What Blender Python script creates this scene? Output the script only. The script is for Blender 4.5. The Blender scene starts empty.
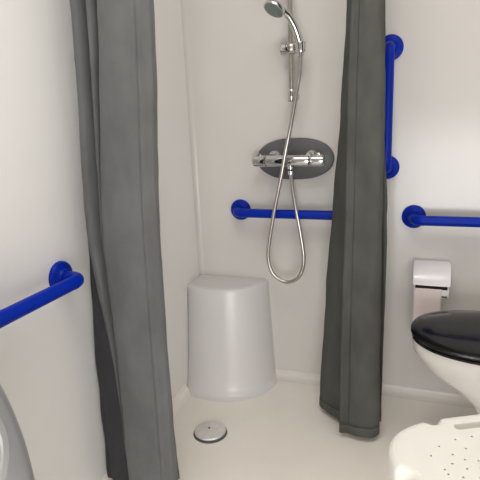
import bpy, bmesh, math, random
from mathutils import Vector, Matrix, noise
from math import pi, sin, cos, radians as R

random.seed(7)
S = bpy.context.scene
COL = S.collection
S.view_settings.view_transform = 'Standard'
S.view_settings.look = 'None'
S.view_settings.exposure = 0.0
S.view_settings.gamma = 1.0
S.view_settings.use_curve_mapping = False

# ------------------------------------------------------------------ materials
def mat(name, col, rough=0.5, metal=0.0, bump=0.0, bscale=60, var=0.0, vscale=4, coat=0.0, sheen=0.0,
        stretch=(1, 1, 1), spec=None):
    m = bpy.data.materials.new(name); m.use_nodes = True
    nt = m.node_tree; b = nt.nodes['Principled BSDF']
    b.inputs['Base Color'].default_value = (*col, 1)
    b.inputs['Roughness'].default_value = rough
    b.inputs['Metallic'].default_value = metal
    if coat: 
        b.inputs['Coat Weight'].default_value = coat
        b.inputs['Coat Roughness'].default_value = 0.06
    if sheen:
        b.inputs['Sheen Weight'].default_value = sheen
        b.inputs['Sheen Roughness'].default_value = 0.5
    if spec is not None: b.inputs['Specular IOR Level'].default_value = spec
    tc = nt.nodes.new('ShaderNodeTexCoord'); mp = nt.nodes.new('ShaderNodeMapping')
    mp.inputs['Scale'].default_value = stretch
    nt.links.new(tc.outputs['Object'], mp.inputs['Vector'])
    if bump:
        n = nt.nodes.new('ShaderNodeTexNoise'); n.inputs['Scale'].default_value = bscale
        n.inputs['Detail'].default_value = 4
        nt.links.new(mp.outputs['Vector'], n.inputs['Vector'])
        bp = nt.nodes.new('ShaderNodeBump'); bp.inputs['Strength'].default_value = bump
        bp.inputs['Distance'].default_value = 0.01
        nt.links.new(n.outputs['Fac'], bp.inputs['Height'])
        nt.links.new(bp.outputs['Normal'], b.inputs['Normal'])
    if var:
        n2 = nt.nodes.new('ShaderNodeTexNoise'); n2.inputs['Scale'].default_value = vscale
        n2.inputs['Detail'].default_value = 5
        nt.links.new(mp.outputs['Vector'], n2.inputs['Vector'])
        cr = nt.nodes.new('ShaderNodeValToRGB')
        cr.color_ramp.elements[0].position = 0.3; cr.color_ramp.elements[1].position = 0.7
        cr.color_ramp.elements[0].color = (*[c * (1 - var) for c in col], 1)
        cr.color_ramp.elements[1].color = (*[min(1, c * (1 + var)) for c in col], 1)
        nt.links.new(n2.outputs['Fac'], cr.inputs['Fac'])
        nt.links.new(cr.outputs['Color'], b.inputs['Base Color'])
    return m

M = {}
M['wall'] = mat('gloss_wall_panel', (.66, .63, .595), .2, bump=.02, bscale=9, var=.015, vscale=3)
M['wall_side'] = mat('gloss_wall_panel_lit', (.82, .80, .775), .2, bump=.02, bscale=9, var=.015, vscale=3)  # same panel as the back wall, colour lightened where the curtain blocks light
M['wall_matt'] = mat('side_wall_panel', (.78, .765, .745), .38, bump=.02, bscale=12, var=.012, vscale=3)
M['tray'] = mat('moulded_tray', (.85, .80, .725), .3, bump=.03, bscale=140, var=.03, vscale=5)
M['ledge'] = mat('moulded_ledge', (.69, .655, .61), .3, var=.02, vscale=5)
M['seat'] = mat('moulded_seat', (.67, .65, .635), .24, bump=.02, bscale=8, var=.01)
M['front'] = mat('grey_front_wall', (.40, .39, .38), .5, var=.05)  # unseen wall behind the camera, grey chosen to darken the chrome reflections
M['ceil'] = mat('ceiling_paint', (.8, .79, .77), .7, var=.01)
M['curtain'] = mat('grey_curtain_cloth', (.128, .130, .130), .75, bump=.35, bscale=900, var=.16, vscale=16, sheen=.08, spec=.25, stretch=(1, 1, .5))
M['curtain_g'] = mat('green_grey_curtain_cloth', (.090, .090, .081), .75, bump=.35, bscale=900, var=.18, vscale=14, spec=.15, stretch=(1, 1, .5))
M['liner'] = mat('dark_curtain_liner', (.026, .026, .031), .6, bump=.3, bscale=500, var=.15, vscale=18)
M['blue'] = mat('blue_plastic', (.0003, .021, .34), .38, bump=.05, bscale=500, var=.05, vscale=30, spec=.16)
M['chrome'] = mat('chrome', (.66, .66, .65), .08, 1.0, var=.02, vscale=20)
M['steel'] = mat('brushed_steel', (.46, .44, .39), .3, 1.0, bump=.08, bscale=300, var=.08, vscale=60)
M['drain_steel'] = mat('satin_drain_steel', (.80, .79, .77), .42, .8, bump=.08, bscale=300, var=.06, vscale=60)
M['hose'] = mat('metal_hose', (.55, .52, .48), .28, 1.0, var=.05, vscale=50)
M['plate'] = mat('grey_panel', (.105, .105, .11), .42, bump=.05, bscale=300, var=.06, vscale=30)
M['spray'] = mat('green_grey_spray_face', (.20, .25, .22), .4, var=.1, vscale=80)
M['nozzle'] = mat('nozzle_rubber', (.10, .14, .12), .6, var=.05)
M['black'] = mat('black_seat_plastic', (.006, .006, .007), .14, spec=.28, var=.1, vscale=20)
M['ceramic'] = mat('white_ceramic', (.80, .775, .74), .08, var=.01, coat=.4)
M['tpwhite'] = mat('white_dispenser_plastic', (.84, .81, .82), .2, var=.01, coat=.3)
M['dark'] = mat('recess_shade', (.012, .010, .012), .8, var=.1)
M['paper'] = mat('tissue_paper', (.80, .70, .68), .95, bump=.3, bscale=250, var=.02, vscale=40)
M['stool'] = mat('white_stool_plastic', (.87, .845, .78), .5, spec=.2, bump=.06, bscale=700, var=.015, vscale=20)
M['rubber'] = mat('grey_rubber', (.08, .08, .085), .7, var=.08)
M['bin'] = mat('grey_bin_plastic', (.30, .303, .315), .28, bump=.02, bscale=200, var=.04, vscale=10)
M['flap'] = mat('beige_bin_flap', (.36, .325, .28), .35, var=.03, vscale=12)
M['binrim'] = mat('pale_bin_rim', (.36, .36, .355), .3, var=.03)

# ------------------------------------------------------------------ helpers
def link(name, bm, m, parent=None, smooth=True, auto=40, kind=None):
    me = bpy.data.meshes.new(name)
    bmesh.ops.recalc_face_normals(bm, faces=bm.faces)
    bm.to_mesh(me); bm.free()
    o = bpy.data.objects.new(name, me); COL.objects.link(o)
    me.materials.append(M[m])
    if smooth:
        for p in me.polygons: p.use_smooth = True
        if auto: me.set_sharp_from_angle(angle=R(auto))
    if parent: o.parent = parent
    if kind: o['kind'] = kind
    return o

def thing(name, label, cat, group=None):
    o = bpy.data.objects.new(name, None); COL.objects.link(o)
    o.empty_display_size = .05
    tag(o, label, cat, group); return o

def tag(o, label, cat, group=None):
    o['label'] = label; o['category'] = cat
    if group: o['group'] = group
    return o

def settle(root, base):
    """move a thing's Empty to its base, keeping its parts where they are"""
    b = Vector(base); root.location = b
    for c in list(root.children):
        if c.type == 'MESH': c.data.transform(Matrix.Translation(-b))
        for g in c.children:
            if g.type == 'MESH': g.data.transform(Matrix.Translation(-b))

def crom(pts, n=8):
    P = [Vector(p) for p in pts]; out = []
    for i in range(len(P) - 1):
        a = P[max(i - 1, 0)]; b = P[i]; c = P[i + 1]; d = P[min(i + 2, len(P) - 1)]
        for k in range(n):
            t = k / n
            out.append(.5 * ((2 * b) + (c - a) * t + (2 * a - 5 * b + 4 * c - d) * t * t + (3 * b - a - 3 * c + d) * t ** 3))
    out.append(P[-1]); return out

def tube(bm, path, rad, seg=16, caps=True):
    P = [Vector(p) for p in path]; n = len(P)
    rads = rad if isinstance(rad, (list, tuple)) else [rad] * n
    T = []
    for i in range(n):
        t = P[min(i + 1, n - 1)] - P[max(i - 1, 0)]; T.append(t.normalized())
    ref = Vector((0, 0, 1)) if abs(T[0].z) < .9 else Vector((1, 0, 0))
    nrm = T[0].cross(ref).normalized(); rings = []
    for i in range(n):
        if i:
            q = T[i - 1].rotation_difference(T[i]); nrm = q @ nrm
        bi = T[i].cross(nrm).normalized()
        rings.append([bm.verts.new(P[i] + (nrm * cos(2 * pi * k / seg) + bi * sin(2 * pi * k / seg)) * rads[i]) for k in range(seg)])
    for a, b in zip(rings, rings[1:]):
        for k in range(seg): bm.faces.new((a[k], a[(k + 1) % seg], b[(k + 1) % seg], b[k]))
    if caps:
        bm.faces.new(rings[0][::-1]); bm.faces.new(rings[-1])
    return rings

def lathe(bm, prof, origin, axis, seg=32, cap=True):
    """prof: (distance along axis, radius)"""
    o = Vector(origin); ax = Vector(axis).normalized()
    u = ax.orthogonal().normalized(); v = ax.cross(u)
    rings = []
    for d, r in prof:
        r = max(r, 1e-5)
        rings.append([bm.verts.new(o + ax * d + (u * cos(2 * pi * k / seg) + v * sin(2 * pi * k / seg)) * r) for k in range(seg)])
    for a, b in zip(rings, rings[1:]):
        for k in range(seg): bm.faces.new((a[k], a[(k + 1) % seg], b[(k + 1) % seg], b[k]))
    if cap: bm.faces.new(rings[0][::-1]); bm.faces.new(rings[-1])

def loft(bm, rings, close=True, cap0=True, cap1=True):
    V = [[bm.verts.new(p) for p in r] for r in rings]
    for a, b in zip(V, V[1:]):
        n = len(a)
        for k in range(n if close else n - 1):
            bm.faces.new((a[k], a[(k + 1) % n], b[(k + 1) % n], b[k]))
    if cap0: bm.faces.new(V[0][::-1])
    if cap1: bm.faces.new(V[-1])
    return V

def box(bm, lo, hi, bev=0, seg=3):
    r = bmesh.ops.create_cube(bm, size=1); vs = r['verts']
    lo = Vector(lo); hi = Vector(hi)
    for v in vs: v.co = Vector([(lo[i] + hi[i]) / 2 + v.co[i] * (hi[i] - lo[i]) for i in range(3)])
    if bev:
        es = list({e for v in vs for e in v.link_edges})
        bmesh.ops.bevel(bm, geom=es, offset=bev, segments=seg, affect='EDGES', profile=.5)

def bend(a, corner, b, r, n=8):
    """points along a -> corner -> b with a rounded corner"""
    a, c, b = Vector(a), Vector(corner), Vector(b)
    p = c + (a - c).normalized() * r; q = c + (b - c).normalized() * r
    return [(1 - t) ** 2 * p + 2 * t * (1 - t) * c + t * t * q for t in [i / n for i in range(n + 1)]]

# ------------------------------------------------------------------ the room
XL, XR, YF, ZC = -.88, .78, -2.55, 2.35
def slab(name, lo, hi, m):
    bm = bmesh.new(); box(bm, lo, hi); return link(name, bm, m, smooth=False, kind='structure')
slab('floor', (XL - .1, YF - .1, -.1), (XR + .1, .1, 0), 'tray')
slab('ceiling', (XL - .1, YF - .1, ZC), (XR + .1, .1, ZC + .1), 'ceil')
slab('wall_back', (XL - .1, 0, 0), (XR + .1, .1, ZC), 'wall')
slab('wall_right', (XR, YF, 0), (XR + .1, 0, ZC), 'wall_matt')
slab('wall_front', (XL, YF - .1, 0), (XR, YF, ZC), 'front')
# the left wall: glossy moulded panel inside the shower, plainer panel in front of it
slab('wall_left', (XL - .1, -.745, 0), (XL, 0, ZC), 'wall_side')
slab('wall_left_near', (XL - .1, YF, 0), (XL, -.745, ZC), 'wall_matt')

def sweep(name, prof, a, b, inward, m):
    """prof: (distance from wall, height); extruded from a to b along the wall foot"""
    a = Vector(a); b = Vector(b); w = Vector(inward); bm = bmesh.new()
    rings = [[p + w * d + Vector((0, 0, z)) for d, z in prof] for p in (a, b)]
    loft(bm, rings, close=True)
    return link(name, bm, m, kind='structure', auto=50)
cove = [(0, .030), (.003, .030), (.005, .028), (.0065, .024), (.009, .017), (.015, .010), (.026, .004), (.042, .0005), (0, .0005)]
sweep('baseboard_back', cove, (-.57, 0, 0), (XR, 0, 0), (0, -1, 0), 'ledge')
sweep('baseboard_left', cove, (XL, -.22, 0), (XL, YF, 0), (1, 0, 0), 'tray')
# rounded moulded corner between the two shower walls
bm = bmesh.new(); rr = .022
arc = [(XL + rr - rr * sin(t), -rr + rr * cos(t)) for t in [i / 8 * pi / 2 for i in range(9)]]
arc = [(x, y) for x, y in arc] + [(XL, 0)]
loft(bm, [[(x, y, z) for x, y in arc] for z in (.43, ZC)])
link('trim_1', bm, 'wall', kind='structure', auto=60)

# ------------------------------------------------------------------ moulded corner seat
def outline_seat():
    ctrl = [(XL, -.137), (-.862, -.150), (-.830, -.164), (-.786, -.172), (-.735, -.172), (-.686, -.161), (-.645, -.139),
            (-.612, -.107), (-.590, -.070), (-.579, -.035), (-.576, 0)]
    return [Vector((p.x, p.y)) for p in crom([(x, y, 0) for x, y in ctrl], 6)]
def offset2(pts, d):
    out = []
    for i, p in enumerate(pts):
        t = (pts[min(i + 1, len(pts) - 1)] - pts[max(i - 1, 0)]).normalized()
        n = Vector((t.y, -t.x))
        q = p + n * d * ((.35 + .65 * max(0, -n.y)) if d > 0 else 1)
        out.append(Vector((max(q.x, XL), min(q.y, 0))))
    out[0].x = XL; out[-1].y = 0
    return out
root = thing('corner_bench', 'white moulded corner bench with a curved front, in the shower below the blue rail', 'bench')
bm = bmesh.new(); base = outline_seat(); rings = []
for z, d in [(0, .092), (.003, .078), (.009, .066), (.019, .057), (.035, .051), (.06, .046), (.20, .026), (.415, .001), (.423, -.0005), (.4275, -.003), (.4295, -.007), (.430, -.012)]:
    rings.append([Vector((p.x, p.y, z)) for p in offset2(base, d)] + [Vector((XL, 0, z))])
loft(bm, rings)
link('bench_body', bm, 'seat', root, auto=50)
bm = bmesh.new()
top = [Vector((p.x, p.y, .4295)) for p in offset2(base, -.011)] + [Vector((XL, 0, .4295))]
cen = Vector((-.75, -.08, .4295))
loft(bm, [top, [cen + (p - cen) * .96 + Vector((0, 0, .002)) for p in top], [cen + (p - cen) * .9 + Vector((0, 0, .0025)) for p in top]], cap0=False)
link('bench_top', bm, 'seat', root, auto=50)
settle(root, (-.72, -.12, 0))

# ------------------------------------------------------------------ floor drain
root = thing('drain_cover', 'round metal drain cover set in the shower floor', 'drain')
bm = bmesh.new(); c = (-.668, -.452, 0)
lathe(bm, [(.0, .060), (.003, .059), (.004, .056)], c, (0, 0, 1), 48); link('gasket', bm, 'rubber', root)
bm = bmesh.new()
lathe(bm, [(.004, .052), (.008, .0555), (.011, .0555), (.013, .053), (.0145, .045), (.015, .0)], c, (0, 0, 1), 48, cap=False); link('cover', bm, 'drain_steel', root)
bm = bmesh.new()
lathe(bm, [(.0148, .004), (.0165, .0035), (.0165, 0)], (c[0] - .006, c[1] + .005, 0), (0, 0, 1), 12, cap=False); link('screw', bm, 'rubber', root)
settle(root, c)

# ------------------------------------------------------------------ blue grab rails
def grab_rail(a, b, out, label):
    """a, b: centres of the two wall roses; out: the way off the wall"""
    root = thing('grab_rail', label, 'grab rail', 'blue grab rails on the walls')
    a, b, w = Vector(a), Vector(b), Vector(out)
    d = (b - a).normalized(); off = .070; r = .0172
    bm = bmesh.new()
    ca, cb = a + w * off, b + w * off
    pts = [a + w * .004] + bend(a, ca, cb, .034) + bend(ca, cb, b, .034) + [b + w * .004]
    tube(bm, pts, r, 24); link('bar', bm, 'blue', root, auto=60)
    for q, dd in ((a, d), (b, -d)):
        bm = bmesh.new()
        lathe(bm, [(0, .0415), (.007, .0415), (.0105, .040), (.0125, .036), (.0135, .024), (.017, .0215), (.022, .0195), (.022, .0)], q, w, 48, cap=False)
        link('wall_rose', bm, 'blue', root, auto=50)
        bm = bmesh.new()
        e = q + w * off + dd * .032
        lathe(bm, [(-.005, .0170), (-.005, .0178), (.005, .0178), (.005, .0170)], e, dd, 24, cap=False)
        link('collar', bm, 'blue', root, auto=30)
    settle(root, (a + b) / 2)
    return root
grab_rail((-.683, 0, .718), (-.235, 0, .718), (0, -1, 0), 'blue horizontal grab rail inside the shower, above the corner seat')
grab_rail((-.025, 0, .708), (.575, 0, .708), (0, -1, 0), 'blue horizontal grab rail above the white paper dispenser and toilet')
grab_rail((-.121, 0, 1.284), (-.121, 0, .884), (0, -1, 0), 'blue upright grab rail beside the right grey curtain')
grab_rail((XL, -.853, .697), (XL, -1.253, .697), (1, 0, 0), 'blue grab rail on the left wall above the grey bin')

# ------------------------------------------------------------------ riser rail, handset, hose, valve
root = thing('shower_riser_rail', 'chrome riser rail on the back wall with a sliding handset holder', 'shower rail')
bx, by = -.4525, -.055
bm = bmesh.new(); tube(bm, [(bx, by, 1.13), (bx, by, 1.90)], .0085, 20); link('riser_bar', bm, 'steel', root)
for z in (1.143, 1.885):
    bm = bmesh.new()
    lathe(bm, [(0, .017), (.006, .017), (.010, .014), (.012, .011), (.045, .011)], (bx, 0, z), (0, -1, 0), 24)
    lathe(bm, [(-.020, .0), (-.020, .012), (-.017, .0145), (.020, .0145), (.024, .012), (.024, .0)], (bx, by, z), (0, 0, 1), 24, cap=False)
    link('wall_bracket', bm, 'chrome', root)
sl = thing  # the holder is a part of the rail, its knob a part of the holder
bm = bmesh.new()
lathe(bm, [(-.034, 0), (-.034, .020), (-.031, .0235), (-.012, .0235), (-.010, .021), (.024, .021), (.027, .019), (.027, 0)], (bx, by, 1.304), (1, -.12, 0), 28, cap=False)
hold = link('handset_holder', bm, 'chrome', root)
bm = bmesh.new()
lathe(bm, [(-.015, .0135), (-.015, .0175), (.015, .0200), (.017, .0190), (.017, .0135)], (-.4125, -.078, 1.302), (-.05, -.1, 1), 28, cap=False)
box(bm, (-.440, -.080, 1.290), (-.426, -.050, 1.316), .004)
link('cradle', bm, 'chrome', hold)
bm = bmesh.new()
lathe(bm, [(-.004, .013), (.004, .013), (.006, .010), (.006, 0)], (bx + .005, by - .020, 1.304), (.15, -1, 0), 20, cap=False)
link('release_button', bm, 'steel', hold)
settle(root, (bx, 0, 1.13))

root = thing('shower_handset', 'chrome hand shower with a green-grey spray face, held in the riser rail holder', 'shower head')
hn = Vector((-.34, -.46, -.82)).normalized(); hc = Vector((-.480, -.150, 1.420))
bm = bmesh.new()
hp = crom([hc - hn * .016, (-.462, -.137, 1.418), (-.444, -.118, 1.400), (-.428, -.100, 1.368), (-.418, -.087, 1.335), (-.413, -.079, 1.303), (-.412, -.077, 1.284)], 8)
tube(bm, hp, [.0105 + .0025 * min(1, i / 30) for i in range(len(hp))], 20); link('handle', bm, 'chrome', root)
bm = bmesh.new()
lathe(bm, [(.020, 0), (.019, .012), (.016, .023), (.009, .032), (.002, .0365), (-.004, .0375), (-.008, .0365), (-.008, .032)], hc - hn * .0, -hn, 40, cap=False)
link('head_shell', bm, 'chrome', root)
bm = bmesh.new()
lathe(bm, [(.006, .0340), (.009, .033), (.0105, .028), (.011, 0)], hc, hn, 40, cap=False)
face = link('spray_face', bm, 'spray', root)
bm = bmesh.new(); u = hn.orthogonal().normalized(); v = hn.cross(u)
for rad, n in ((.007, 6), (.015, 12), (.023, 16), (.030, 20)):
    for k in range(n):
        q = hc + hn * .0105 + (u * cos(2 * pi * k / n) + v * sin(2 * pi * k / n)) * rad
        lathe(bm, [(-.001, .0013), (.0015, .0011), (.0015, 0)], q, hn, 6, cap=False)
link('nozzles', bm, 'nozzle', face)
bm = bmesh.new()
lathe(bm, [(0, .0095), (.002, .0105), (.012, .0105), (.014, .008)], (-.4120, -.0768, 1.285), (-.05, .02, -1), 24)
link('hose_cone', bm, 'chrome', root)
settle(root, (-.411, -.076, 1.26))

root = thing('shower_hose', 'flexible metal shower hose looping down from the handset to the valve', 'hose')
hp = crom([(-.4125, -.0768, 1.270), (-.4155, -.082, 1.215), (-.424, -.092, 1.162), (-.437, -.100, 1.085), (-.448, -.106, 1.027), (-.463, -.110, .957), (-.482, -.108, .868),
           (-.514, -.100, .737), (-.538, -.095, .62), (-.546, -.092, .548), (-.528, -.090, .485), (-.478, -.088, .455), (-.428, -.088, .480), (-.408, -.088, .548),
           (-.419, -.086, .645), (-.438, -.080, .746), (-.452, -.070, .825), (-.4585, -.063, .868)], 22)
bm = bmesh.new()
tube(bm, hp, [.0068 if i % 2 else .0075 for i in range(len(hp))], 14); link('hose_tube', bm, 'hose', root, auto=0)
bm = bmesh.new(); lathe(bm, [(0, .0085), (.003, .0115), (.016, .0115), (.018, .009)], hp[-1] + Vector((0, 0, -.004)), (0, .0, 1), 20); link('hose_nut', bm, 'chrome', root)
settle(root, hp[-1])

root = thing('shower_valve', 'chrome bar shower valve on a dark grey oval plate, on the back wall', 'shower valve')
pc = Vector((-.4575, 0, .918)); bm = bmesh.new(); ring = []
for k in range(72):
    t = 2 * pi * k / 72; cx, cz = cos(t), sin(t)
    ring.append((abs(cx) ** .782 * (1 if cx > 0 else -1) * .149, abs(cz) ** (1.0 if cx > 0 else 1.12) * (1 if cz > 0 else -1) * .077))
def prof(y, s): return [pc + Vector((x - x * s / .149, y, z - z * s / .077)) for x, z in ring]
loft(bm, [prof(0, 0), prof(-.010, 0), prof(-.013, .001), prof(-.015, .004)])
link('back_plate', bm, 'plate', root, auto=50)
vz, vy = .917, -.066
bm = bmesh.new()
lathe(bm, [(-.082, 0), (-.082, .0205), (-.079, .0215), (.075, .0215), (.078, .0205), (.078, 0)], (-.466, vy, vz), (1, 0, 0), 32, cap=False)
lathe(bm, [(.015, .012), (.030, .012), (.030, .009)], (-.4585, vy, vz), (0, 0, -1), 20)
link('valve_body', bm, 'chrome', root, auto=35)
for x0, s, nm in ((-.549, -1, 'flow_knob'), (-.387, 1, 'temperature_knob')):
    bm = bmesh.new()
    lathe(bm, [(0, .019), (.002, .0225), (.005, .0228), (.007, .0205), (.010, .0205), (.012, .022), (.044, .0215), (.050, .020), (.052, .017), (.052, 0)], (x0, vy, vz), (s, 0, 0), 32, cap=False)
    box(bm, (x0 + s * .030 - .010, vy - .006, vz + .018), (x0 + s * .030 + .010, vy + .006, vz + .0275), .003)
    link(nm, bm, 'chrome', root, auto=35)
for x0 in (-.532, -.392):
    bm = bmesh.new()
    lathe(bm, [(.013, .030), (.017, .030), (.024, .027), (.032, .020), (.036, .016), (.066, .016)], (x0, 0, vz + .008), (0, -1, 0), 36)
    link('wall_union', bm, 'chrome', root, auto=35)
settle(root, pc)

# ------------------------------------------------------------------ shower curtains
def curtain(label, sections, m, zmin, seg_side, ring_path, wr=.0023, seed=0, extra=None):
    """sections: {z: [(x, y), ...]} plan outlines at several heights, the same number of points each"""
    root = thing('shower_curtain', label, 'shower curtain', 'grey shower curtains')
    zs = sorted(sections); n = len(sections[zs[0]])
    per = 5
    rows = [crom([(x, y, z) for x, y in sections[z]], per) for z in zs]
    nc = len(rows[0]); ZT = 2.02
    levels = [zmin, zmin + .004, zmin + .018, zmin + .032] 
    z = zmin + .05
    while z < ZT: levels.append(z); z += .03
    levels.append(ZT)
    cols = []
    for j in range(nc):
        ctrl = [Vector((rows[i][j].x, rows[i][j].y, zs[i])) for i in range(len(zs))]
        cols.append(ctrl)
    def at(j, z):
        c = cols[j]
        if z <= c[0].z: return Vector((c[0].x, c[0].y, z))
        for a in range(len(c) - 1):
            if z <= c[a + 1].z:
                t = (z - c[a].z) / (c[a + 1].z - c[a].z); t = t * t * (3 - 2 * t) * .5 + t * .5
                q = c[a].lerp(c[a + 1], t); return Vector((q.x, q.y, z))
        return Vector((c[-1].x, c[-1].y, z))
    def pt(j, z):
        q = at(j, z)
        a = at(max(j - 1, 0), z); b = at(min(j + 1, nc - 1), z)
        t = (b - a); nn = Vector((t.y, -t.x, 0)); nn = nn.normalized() if nn.length > 1e-9 else Vector((0, -1, 0))
        s = j * .006
        w = noise.noise(Vector((s * 30, z * 9, seed))) * wr + noise.noise(Vector((s * 95 + z * 30, z * 55 - s * 30, seed + 5))) * wr * .55
        w2 = noise.noise(Vector((s * 14, z * 2.2, seed + 9))) * .0035
        return q + nn * (w + w2)
    G = [[pt(j, z) for j in range(nc)] for z in levels]
    def sheet(name, j0, j1, i0, i1, th, mt):
        bm = bmesh.new()
        V = [[bm.verts.new(G[i][j]) for j in range(j0, j1 + 1)] for i in range(i0, i1 + 1)]
        for a in range(len(V) - 1):
            for b in range(len(V[0]) - 1): bm.faces.new((V[a][b], V[a][b + 1], V[a + 1][b + 1], V[a + 1][b]))
        o = link(name, bm, mt, root, auto=0)
        md = o.modifiers.new('thickness', 'SOLIDIFY'); md.thickness = th; md.offset = 0
        return o
    a, b = seg_side
    L = len(levels) - 1
    if a > 0: sheet('fabric', 0, a * per, 3, L, .0014, m)
    sheet('side_hem', a * per, b * per, 3, L, .0026, m)
    if b * per < nc - 1: sheet('fabric', b * per, nc - 1, 3, L, .0014, m)
    sheet('bottom_hem', 0, nc - 1, 0, 3, .0026, m)
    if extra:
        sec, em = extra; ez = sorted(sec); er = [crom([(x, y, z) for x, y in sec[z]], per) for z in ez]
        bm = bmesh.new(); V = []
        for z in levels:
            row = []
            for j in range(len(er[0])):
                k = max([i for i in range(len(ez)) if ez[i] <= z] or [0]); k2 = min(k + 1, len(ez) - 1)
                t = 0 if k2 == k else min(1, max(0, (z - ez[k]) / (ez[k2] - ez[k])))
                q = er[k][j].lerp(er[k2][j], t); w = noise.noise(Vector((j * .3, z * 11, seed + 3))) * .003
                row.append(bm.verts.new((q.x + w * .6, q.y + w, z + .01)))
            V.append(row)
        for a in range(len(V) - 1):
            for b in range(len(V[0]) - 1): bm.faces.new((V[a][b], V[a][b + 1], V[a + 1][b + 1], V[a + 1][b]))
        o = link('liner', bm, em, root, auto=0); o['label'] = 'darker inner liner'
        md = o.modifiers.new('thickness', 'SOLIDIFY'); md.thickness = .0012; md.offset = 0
    for x, y in ring_path:
        bm = bmesh.new()
        pts = [(x, y + .016 * sin(t), 2.037 + .022 * cos(t)) for t in [k / 14 * 2 * pi for k in range(15)]]
        tube(bm, pts, .0016, 8); link('hook', bm, 'steel', root)
    settle(root, (ring_path[0][0], ring_path[0][1], zmin))
    return root

left = {
 1.36: [(-0.790, -0.745), (-0.803, -0.772), (-0.793, -0.790), (-0.776, -0.790), (-0.764, -0.748), (-0.752, -0.786), (-0.738, -0.792), (-0.727, -0.754), (-0.712, -0.806), (-0.680, -0.820), (-0.645, -0.818), (-0.613, -0.804), (-0.600, -0.793), (-0.588, -0.778), (-0.596, -0.755), (-0.640, -0.742), (-0.672, -0.722), (-0.664, -0.702), (-0.700, -0.690), (-0.760, -0.700)],
 .79: [(-0.810, -0.750), (-0.831, -0.778), (-0.818, -0.797), (-0.800, -0.796), (-0.786, -0.750), (-0.784, -0.776), (-0.781, -0.786), (-0.776, -0.764), (-0.764, -0.808), (-0.730, -0.822), (-0.686, -0.818), (-0.648, -0.804), (-0.634, -0.793), (-0.619, -0.778), (-0.628, -0.755), (-0.660, -0.742), (-0.684, -0.722), (-0.676, -0.702), (-0.710, -0.690), (-0.760, -0.700)],
 .40: [(-0.768, -0.755), (-0.790, -0.776), (-0.786, -0.792), (-0.781, -0.794), (-0.776, -0.782), (-0.774, -0.786), (-0.772, -0.792), (-0.770, -0.790), (-0.760, -0.812), (-0.731, -0.824), (-0.692, -0.820), (-0.656, -0.806), (-0.641, -0.793), (-0.628, -0.778), (-0.636, -0.755), (-0.664, -0.742), (-0.688, -0.722), (-0.676, -0.702), (-0.710, -0.690), (-0.760, -0.700)],
 .05: [(-0.761, -0.765), (-0.780, -0.780), (-0.781, -0.790), (-0.778, -0.796), (-0.775, -0.792), (-0.773, -0.794), (-0.772, -0.797), (-0.770, -0.797), (-0.764, -0.814), (-0.736, -0.826), (-0.696, -0.822), (-0.660, -0.808), (-0.646, -0.795), (-0.636, -0.780), (-0.640, -0.755), (-0.662, -0.742), (-0.680, -0.722), (-0.664, -0.702), (-0.700, -0.690), (-0.760, -0.700)],
}
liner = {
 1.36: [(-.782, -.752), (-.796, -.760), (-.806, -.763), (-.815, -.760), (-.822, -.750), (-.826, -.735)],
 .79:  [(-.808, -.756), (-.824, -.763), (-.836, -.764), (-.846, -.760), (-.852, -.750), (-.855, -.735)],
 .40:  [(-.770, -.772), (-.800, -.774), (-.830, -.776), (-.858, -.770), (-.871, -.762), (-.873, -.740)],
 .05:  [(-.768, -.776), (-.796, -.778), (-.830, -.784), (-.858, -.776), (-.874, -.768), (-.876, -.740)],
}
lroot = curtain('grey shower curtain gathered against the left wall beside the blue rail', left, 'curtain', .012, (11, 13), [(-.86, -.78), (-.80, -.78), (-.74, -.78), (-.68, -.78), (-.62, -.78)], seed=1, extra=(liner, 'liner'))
right = {
 1.40: [(-0.206, -.350), (-0.199, -.352), (-.185, -.345), (-.160, -.348), (-.138, -.344), (-.124, -.330), (-.122, -.305), (-.145, -.288), (-.185, -.286), (-.216, -.245), (-.243, -.170), (-.232, -.150), (-.180, -.206), (-.140, -.232), (-.124, -.248), (-.135, -.205), (-.18, -.18)],
 1.06: [(-0.214, -.350), (-0.207, -.352), (-.190, -.346), (-.160, -.349), (-.132, -.345), (-.116, -.330), (-.115, -.305), (-.140, -.288), (-.190, -.288), (-.228, -.245), (-.262, -.165), (-.246, -.145), (-.190, -.206), (-.140, -.232), (-.118, -.248), (-.135, -.205), (-.18, -.18)],
 .80:  [(-0.216, -.350), (-0.209, -.352), (-.192, -.347), (-.162, -.350), (-.132, -.346), (-.114, -.330), (-.114, -.305), (-.140, -.289), (-.195, -.290), (-.240, -.245), (-.286, -.160), (-.262, -.140), (-.195, -.206), (-.135, -.232), (-.104, -.250), (-.130, -.205), (-.19, -.18)],
 .46:  [(-0.225, -.350), (-0.218, -.352), (-.198, -.348), (-.165, -.351), (-.130, -.347), (-.110, -.330), (-.111, -.305), (-.142, -.290), (-.205, -.292), (-.258, -.245), (-.312, -.156), (-.280, -.136), (-.200, -.206), (-.130, -.232), (-.100, -.250), (-.130, -.205), (-.20, -.18)],
 .03:  [(-.230, -.350), (-.222, -.353), (-.202, -.349), (-.168, -.355), (-.128, -.351), (-.105, -.330), (-.108, -.305), (-.146, -.290), (-.215, -.292), (-.278, -.255), (-.328, -.205), (-.294, -.160), (-.205, -.206), (-.130, -.232), (-.102, -.250), (-.130, -.205), (-.21, -.18)],
}
curtain('dark grey shower curtain hanging in front of the upright blue rail, beside the shower valve', right, 'curtain_g', .022, (0, 2), [(-.17, -.20), (-.17, -.24), (-.17, -.28), (-.17, -.32)], seed=3)
root = thing('curtain_rail', 'bent metal curtain rail high over the shower, between left and back walls', 'curtain rail')
bm = bmesh.new()
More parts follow.
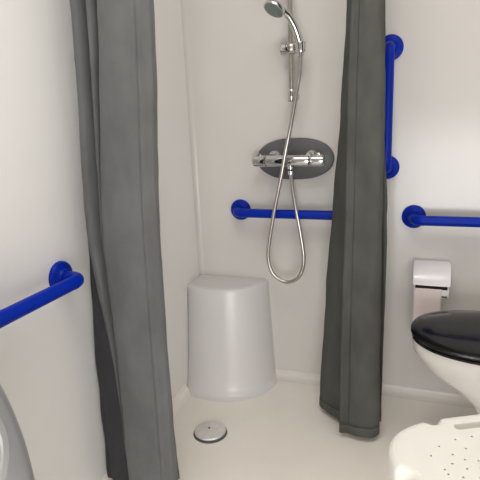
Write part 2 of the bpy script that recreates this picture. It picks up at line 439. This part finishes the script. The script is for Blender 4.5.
tube(bm, [(XL + .002, -.78, 2.06)] + bend((XL, -.78, 2.06), (-.17, -.78, 2.06), (-.17, 0, 2.06), .3, 14) + [(-.17, -.002, 2.06)], .0095, 16); link('rail_tube', bm, 'steel', root)
for q, w in (((XL, -.78, 2.06), (1, 0, 0)), ((-.17, 0, 2.06), (0, -1, 0))):
    bm = bmesh.new(); lathe(bm, [(0, .026), (.006, .026), (.012, .016), (.02, .014)], q, w, 24); link('wall_socket', bm, 'steel', root)
settle(root, (-.17, 0, 2.06))

# ------------------------------------------------------------------ paper dispenser and paper
root = thing('paper_dispenser', 'white plastic toilet paper dispenser with a curved hood, on the back wall', 'dispenser')
x0, x1 = -.018, .104
prof = [(0, .548), (-.018, .5535), (-.040, .5515), (-.064, .545), (-.086, .533), (-.103, .515), (-.116, .4935), (-.1165, .4905), (-.110, .4905), (-.098, .4945), (0, .4945)]
def hood(bm, prof, x0, x1, ins=.004):
    cy = sum(p[0] for p in prof) / len(prof); cz = sum(p[1] for p in prof) / len(prof)
    def rg(x, s): return [Vector((x, min(0, cy + (y - cy) * s), cz + (z - cz) * s)) for y, z in prof]
    loft(bm, [rg(x0, .93), rg(x0 + .0012, .975), rg(x0 + ins, 1), rg(x1 - ins, 1), rg(x1 - .0012, .975), rg(x1, .93)])
bm = bmesh.new(); hood(bm, prof, x0, x1); link('hood', bm, 'tpwhite', root, auto=45)
bm = bmesh.new()
box(bm, (x0 + .003, -.104, .445), (x0 + .009, 0, .4945), .002)
box(bm, (x1 - .009, -.104, .445), (x1 - .003, 0, .4945), .002)
box(bm, (x0 + .003, -.010, .437), (x1 - .003, 0, .4945), .002)
box(bm, (x0 + .003, -.108, .452), (x1 - .003, -.102, .4745), .0025)
link('housing', bm, 'tpwhite', root, auto=45)
bm = bmesh.new(); box(bm, (x0 + .0092, -.1015, .446), (x1 - .0092, -.0105, .494)); link('cavity_shade', bm, 'dark', root, smooth=False)  # solid near-black block, paints the shade inside the housing
settle(root, (.043, 0, .437))
bm = bmesh.new()
pa = crom([(0, -.1090, .4772), (0, -.1100, .472), (0, -.1104, .455), (0, -.1108, .40), (0, -.1100, .34), (0, -.1085, .275)], 8)
grid = []
for q in pa:
    t = (.477 - q.z) / .2; row = []
    for k in range(13):
        s = k / 12; xx = (x0 + .004) + s * (.092 - .006 * t)
        row.append(bm.verts.new((xx, q.y - .0018 * sin(s * 5 + q.z * 20) * t, q.z)))
    grid.append(row)
for a, b in zip(grid, grid[1:]):
    for k in range(12): bm.faces.new((a[k], a[k + 1], b[k + 1], b[k]))
o = link('toilet_paper', bm, 'paper', auto=0); md = o.modifiers.new('t', 'SOLIDIFY'); md.thickness = .0006; md.offset = 0
tag(o, 'strip of pale toilet paper hanging down from the white dispenser', 'toilet paper')

# ------------------------------------------------------------------ toilet
root = thing('toilet', 'white ceramic toilet with a closed black lid, under the right grab rail', 'toilet')
TY = -.395
def tring(xc, a, b, z, n=56, back=None, sq=2.3):
    """egg-shaped plan ring: tip towards -x"""
    out = []
    for k in range(n):
        t = 2 * pi * k / n; c, s = cos(t), sin(t)
        e = 2 / sq
        x = xc + a * (abs(c) ** e) * (1 if c > 0 else -1); y = TY + b * (abs(s) ** e) * (1 if s > 0 else -1)
        if c > 0: x = xc + (a * (abs(c) ** .7))
        out.append(Vector((x, y, z)))
    return out
bm = bmesh.new()
rings = [tring(.335, .155, .105, .0), tring(.335, .155, .104, .02), tring(.337, .148, .098, .05), tring(.338, .145, .096, .14), tring(.334, .150, .100, .20),
         tring(.322, .172, .112, .255), tring(.298, .205, .130, .305), tring(.268, .238, .148, .35), tring(.243, .248, .158, .395), tring(.228, .238, .163, .426), tring(.228, .236, .163, .434), tring(.228, .222, .150, .436)]
loft(bm, rings); link('bowl', bm, 'ceramic', root, auto=60)
bm = bmesh.new()
outr = [tring(.222, .229, .166, .4365), tring(.222, .234, .170, .438), tring(.222, .234, .170, .444), tring(.222, .230, .166, .447)]
loft(bm, outr); link('toilet_seat', bm, 'black', root, auto=50)
bm = bmesh.new()
loft(bm, [tring(.222, .226, .163, .4472), tring(.222, .236, .172, .449), tring(.222, .237, .173, .453), tring(.222, .233, .169, .458), tring(.222, .212, .152, .464), tring(.222, .17, .12, .4685), tring(.222, .10, .07, .471), tring(.222, .03, .02, .4715)])
link('lid', bm, 'black', root, auto=50)
for y in (-.07, .07):
    bm = bmesh.new(); lathe(bm, [(-.02, .012), (.02, .012)], (.455, TY + y, .452), (0, 1, 0), 20); link('hinge', bm, 'chrome', root)
bm = bmesh.new(); box(bm, (.44, TY - .17, .36), (.56, TY + .17, .438), .03, 4); box(bm, (.40, TY - .10, 0.0), (.58, TY + .10, .40), .02, 3); link('pan_back', bm, 'ceramic', root)
bm = bmesh.new(); box(bm, (.56, TY - .20, .44), (.765, TY + .20, .80), .025, 4); box(bm, (.60, TY - .12, .40), (.74, TY + .12, .45), .01); link('cistern', bm, 'ceramic', root)
bm = bmesh.new(); box(bm, (.553, TY - .207, .801), (.772, TY + .207, .832), .012, 4); link('cistern_lid', bm, 'ceramic', root)
bm = bmesh.new(); lathe(bm, [(0, .02), (.006, .02), (.008, .017), (.008, 0)], (.66, TY, .832), (0, 0, 1), 24, cap=False); link('flush_button', bm, 'chrome', root)
settle(root, (.33, TY, 0))

# ------------------------------------------------------------------ white shower stool
root = thing('shower_stool', 'white plastic shower stool with a perforated seat, in the front right corner', 'stool')
O = Vector((.026, -.856)); ang = R(27); U2 = Vector((cos(ang), sin(ang))); V2 = Vector((sin(ang), -cos(ang)))
def W(u, v, z): q = O + U2 * u + V2 * v; return Vector((q.x, q.y, z))
CU, CV, HU, HV = .100, .157, .222, .160
def seat_outline():
    n = 360; out = []
    for k in range(n):
        t = 2 * pi * k / n; c, s = cos(t), sin(t); e = 2 / 3.1
        u = HU * abs(c) ** e * (1 if c > 0 else -1); v = HV * abs(s) ** e * (1 if s > 0 else -1)
        # shallow hand notches in the long edges, wider waists in the short ends
        if abs(s) > .2:
            for nu in (-.087, .087):
                d = abs(u - nu); 
                if d < .022: v -= (1 if v > 0 else -1) * .016 * (cos(d / .022 * pi) * .5 + .5)
        if abs(c) > .2:
            d = abs(v)
            if d < .035: u -= (1 if u > 0 else -1) * .022 * (cos(d / .035 * pi) * .5 + .5)
        out.append((u, v))
    return out
so = seat_outline()
def sring(z, inset):
    out = []
    n = len(so)
    for k in range(n):
        a, b = so[(k - 2) % n], so[(k + 2) % n]; tx, ty = b[0] - a[0], b[1] - a[1]; l = math.hypot(tx, ty) or 1
        u, v = so[k][0] - ty / l * inset, so[k][1] + tx / l * inset
        out.append(W(CU + u, CV + v, z))
    return out
holes = [(.024, .076), (.060, .073), (-.017, .090), (.029, .104), (-.045, .112), (-.004, .116), (.010, .133), (.032, .140), (-.018, .139), (-.039, .151), (.0006, .156), (.060, .108), (.066, .140), (.024, .160), (.100, .075), (.100, .106), (.100, .140), (.05, .160), (.080, .160)]
full = []
for u, v in holes:
    for a in (u, 2 * CU - u):
        for b in (v, 2 * CV - v):
            if all(math.hypot(a - p, b - q) > .009 for p, q in full): full.append((a, b))
from mathutils.geometry import delaunay_2d_cdt
loops = []                                                     # the through holes, as plan outlines
for u, v in full: loops.append([(u + .0025 * cos(2 * pi * k / 10), v + .0025 * sin(2 * pi * k / 10)) for k in range(10)])
for v in (.040, 2 * CV - .040):
    loops.append([(CU + cos(t) * .0095 + (.048 if cos(t) > 0 else -.048), v + sin(t) * .0095) for t in [2 * pi * (k + .5) / 24 for k in range(24)]])
bm = bmesh.new()
rims = [(.430, .010), (.425, .004), (.405, .002), (.402, .0), (.425, .0), (.440, .001), (.446, .004), (.4495, .009), (.451, .016)]
V = loft(bm, [sring(z, d) for z, d in rims], cap0=False, cap1=False)
def plate(z, edge):
    pts = [Vector(((w.co.x - O.x) * U2.x + (w.co.y - O.y) * U2.y, (w.co.x - O.x) * V2.x + (w.co.y - O.y) * V2.y)) for w in edge]
    outer = list(range(len(pts))); fl = [outer]
    for lp in loops:
        a = len(pts); pts += [Vector(q) for q in lp]; fl.append(list(range(a, a + len(lp))))
    vo, eo, fo, ov, oe, of = delaunay_2d_cdt(pts, [], fl, 2, 1e-6)
    for f_ in fo:
        bm.faces.new([bm.verts.new(W(vo[k].x, vo[k].y, z)) for k in f_])
plate(.451, V[-1]); plate(.430, V[0])
for lp in loops:
    n = len(lp); a = [bm.verts.new(W(u, v, .430)) for u, v in lp]; b = [bm.verts.new(W(u, v, .451)) for u, v in lp]
    for k in range(n): bm.faces.new((a[k], a[(k + 1) % n], b[(k + 1) % n], b[k]))
bmesh.ops.remove_doubles(bm, verts=bm.verts, dist=2e-5)
seat = link('seat', bm, 'stool', root, auto=35)
for pl in seat.data.polygons:
    if abs(pl.normal.z) > .97: pl.use_smooth = False
for su in (-1, 1):
    for sv in (-1, 1):
        u, v = CU + su * .125, CV + sv * .085
        bm = bmesh.new(); tube(bm, [W(u, v, .430), W(u + su * .012, v + sv * .012, .20), W(u + su * .024, v + sv * .024, .02)], .0135, 18)
        leg = link('leg', bm, 'stool', root)
        bm = bmesh.new(); lathe(bm, [(0, .021), (.006, .021), (.022, .017), (.035, .016)], W(u + su * .0248, v + sv * .0248, 0), (0, 0, 1), 20); link('rubber_foot', bm, 'rubber', leg)
settle(root, W(CU, CV, 0))

# ------------------------------------------------------------------ grey bin, lower left
root = thing('waste_bin', 'grey plastic dome-topped bin by the left wall, under the blue rail', 'bin')
bc = Vector((-.690, -1.418, 0)); br = .148
bm = bmesh.new()
lathe(bm, [(0, 0), (0, br * .80), (.008, br * .82), (.20, br * .89), (.450, br * .985), (.470, br * 1.0)], bc, (0, 0, 1), 56, cap=False); link('bin_body', bm, 'bin', root)
bm = bmesh.new()
dome = [(.462, br * 1.0), (.462, br * 1.035), (.466, br * 1.045), (.480, br * 1.04)] + [(.480 + .340 * sin(t), br * 1.03 * cos(t) ** .78) for t in [k / 16 * pi / 2 for k in range(1, 16)]] + [(.820, 0)]
lathe(bm, dome, bc, (0, 0, 1), 56, cap=False); lid = link('dome_lid', bm, 'bin', root, auto=35)
def flap(name, a, lift, m, ring=None):
    """a patch of the dome lid, seen from its front"""
    bm = bmesh.new(); d0 = R(-38); el0 = .56; n = 40
    def q(da, de, l):
        el = el0 + de; az = d0 + da
        r = br * 1.03 * max(cos(el), 0) ** .78 + l * cos(el); z = .480 + .340 * sin(el) + l * sin(el)
        return bc + Vector((r * cos(az), r * sin(az), z))
    rr = [0, .35, .7, .93, 1.0] if ring is None else [ring, ring + .02, .98, 1.0]
    ll = [lift] * (len(rr) - 1) + [0] if ring is None else [0, lift, lift, 0]
    rings = [[q(a[0] * r * cos(2 * pi * k / n), a[1] * r * sin(2 * pi * k / n), l) for k in range(n)] for r, l in zip([max(r, .01) for r in rr], ll)]
    loft(bm, rings, cap0=ring is None, cap1=False); return link(name, bm, m, lid, auto=50)
flap('flap', (.98, .30), .002, 'flap'); flap('flap_rim', (1.05, .35), .005, 'binrim', ring=.87)
settle(root, bc)

# ------------------------------------------------------------------ light
def lamp(name, loc, size, power, col, rot=(0, 0, 0), shape='DISK', sy=None):
    l = bpy.data.lights.new(name, 'AREA'); l.shape = shape; l.size = size; l.energy = power; l.color = col
    if sy: l.size_y = sy
    o = bpy.data.objects.new(name, l); COL.objects.link(o); o.location = loc; o.rotation_euler = rot; return o
lamp('ceiling_spot', (-.42, -1.30, ZC - .01), .07, 1.6, (1, .95, .88))
lamp('ceiling_spot', (-.20, -1.30, ZC - .01), .07, 1.6, (1, .95, .88))
lamp('ceiling_fill', (-.1, -1.30, ZC - .01), 1.2, 14, (1, .975, .94), (0, 0, 0), 'RECTANGLE', 1.2)  # added soft fill from above, no such fitting is known
lamp('low_front_fill', (.25, YF + .02, .48), 1.0, 18, (.98, .985, 1), (R(90), 0, 0), 'RECTANGLE', .86)  # added low fill behind the camera, the wall here has no opening
w = bpy.data.worlds.new('world'); S.world = w; w.use_nodes = True
w.node_tree.nodes['Background'].inputs['Color'].default_value = (.8, .85, .9, 1); w.node_tree.nodes['Background'].inputs['Strength'].default_value = .3

# ------------------------------------------------------------------ camera
f, D, H, yaw, pit, rol = 495., 1.8427, 1.0839, .36, .2455, -.04477
F = Vector((-sin(yaw) * cos(pit), cos(yaw) * cos(pit), -sin(pit))); Rv = Vector((cos(yaw), sin(yaw), 0)); Uv = Rv.cross(F)
R2 = Rv * cos(rol) + Uv * sin(rol); Uv2 = Uv * cos(rol) - Rv * sin(rol)
cam = bpy.data.cameras.new('camera'); co = bpy.data.objects.new('camera', cam); COL.objects.link(co)
cam.sensor_width = 36; cam.sensor_fit = 'HORIZONTAL'; cam.lens = f / 480 * 36; cam.clip_start = .02
mw = Matrix((R2, Uv2, -F)).transposed().to_4x4(); mw.translation = Vector((0, -D, H)); co.matrix_world = mw
S.camera = co
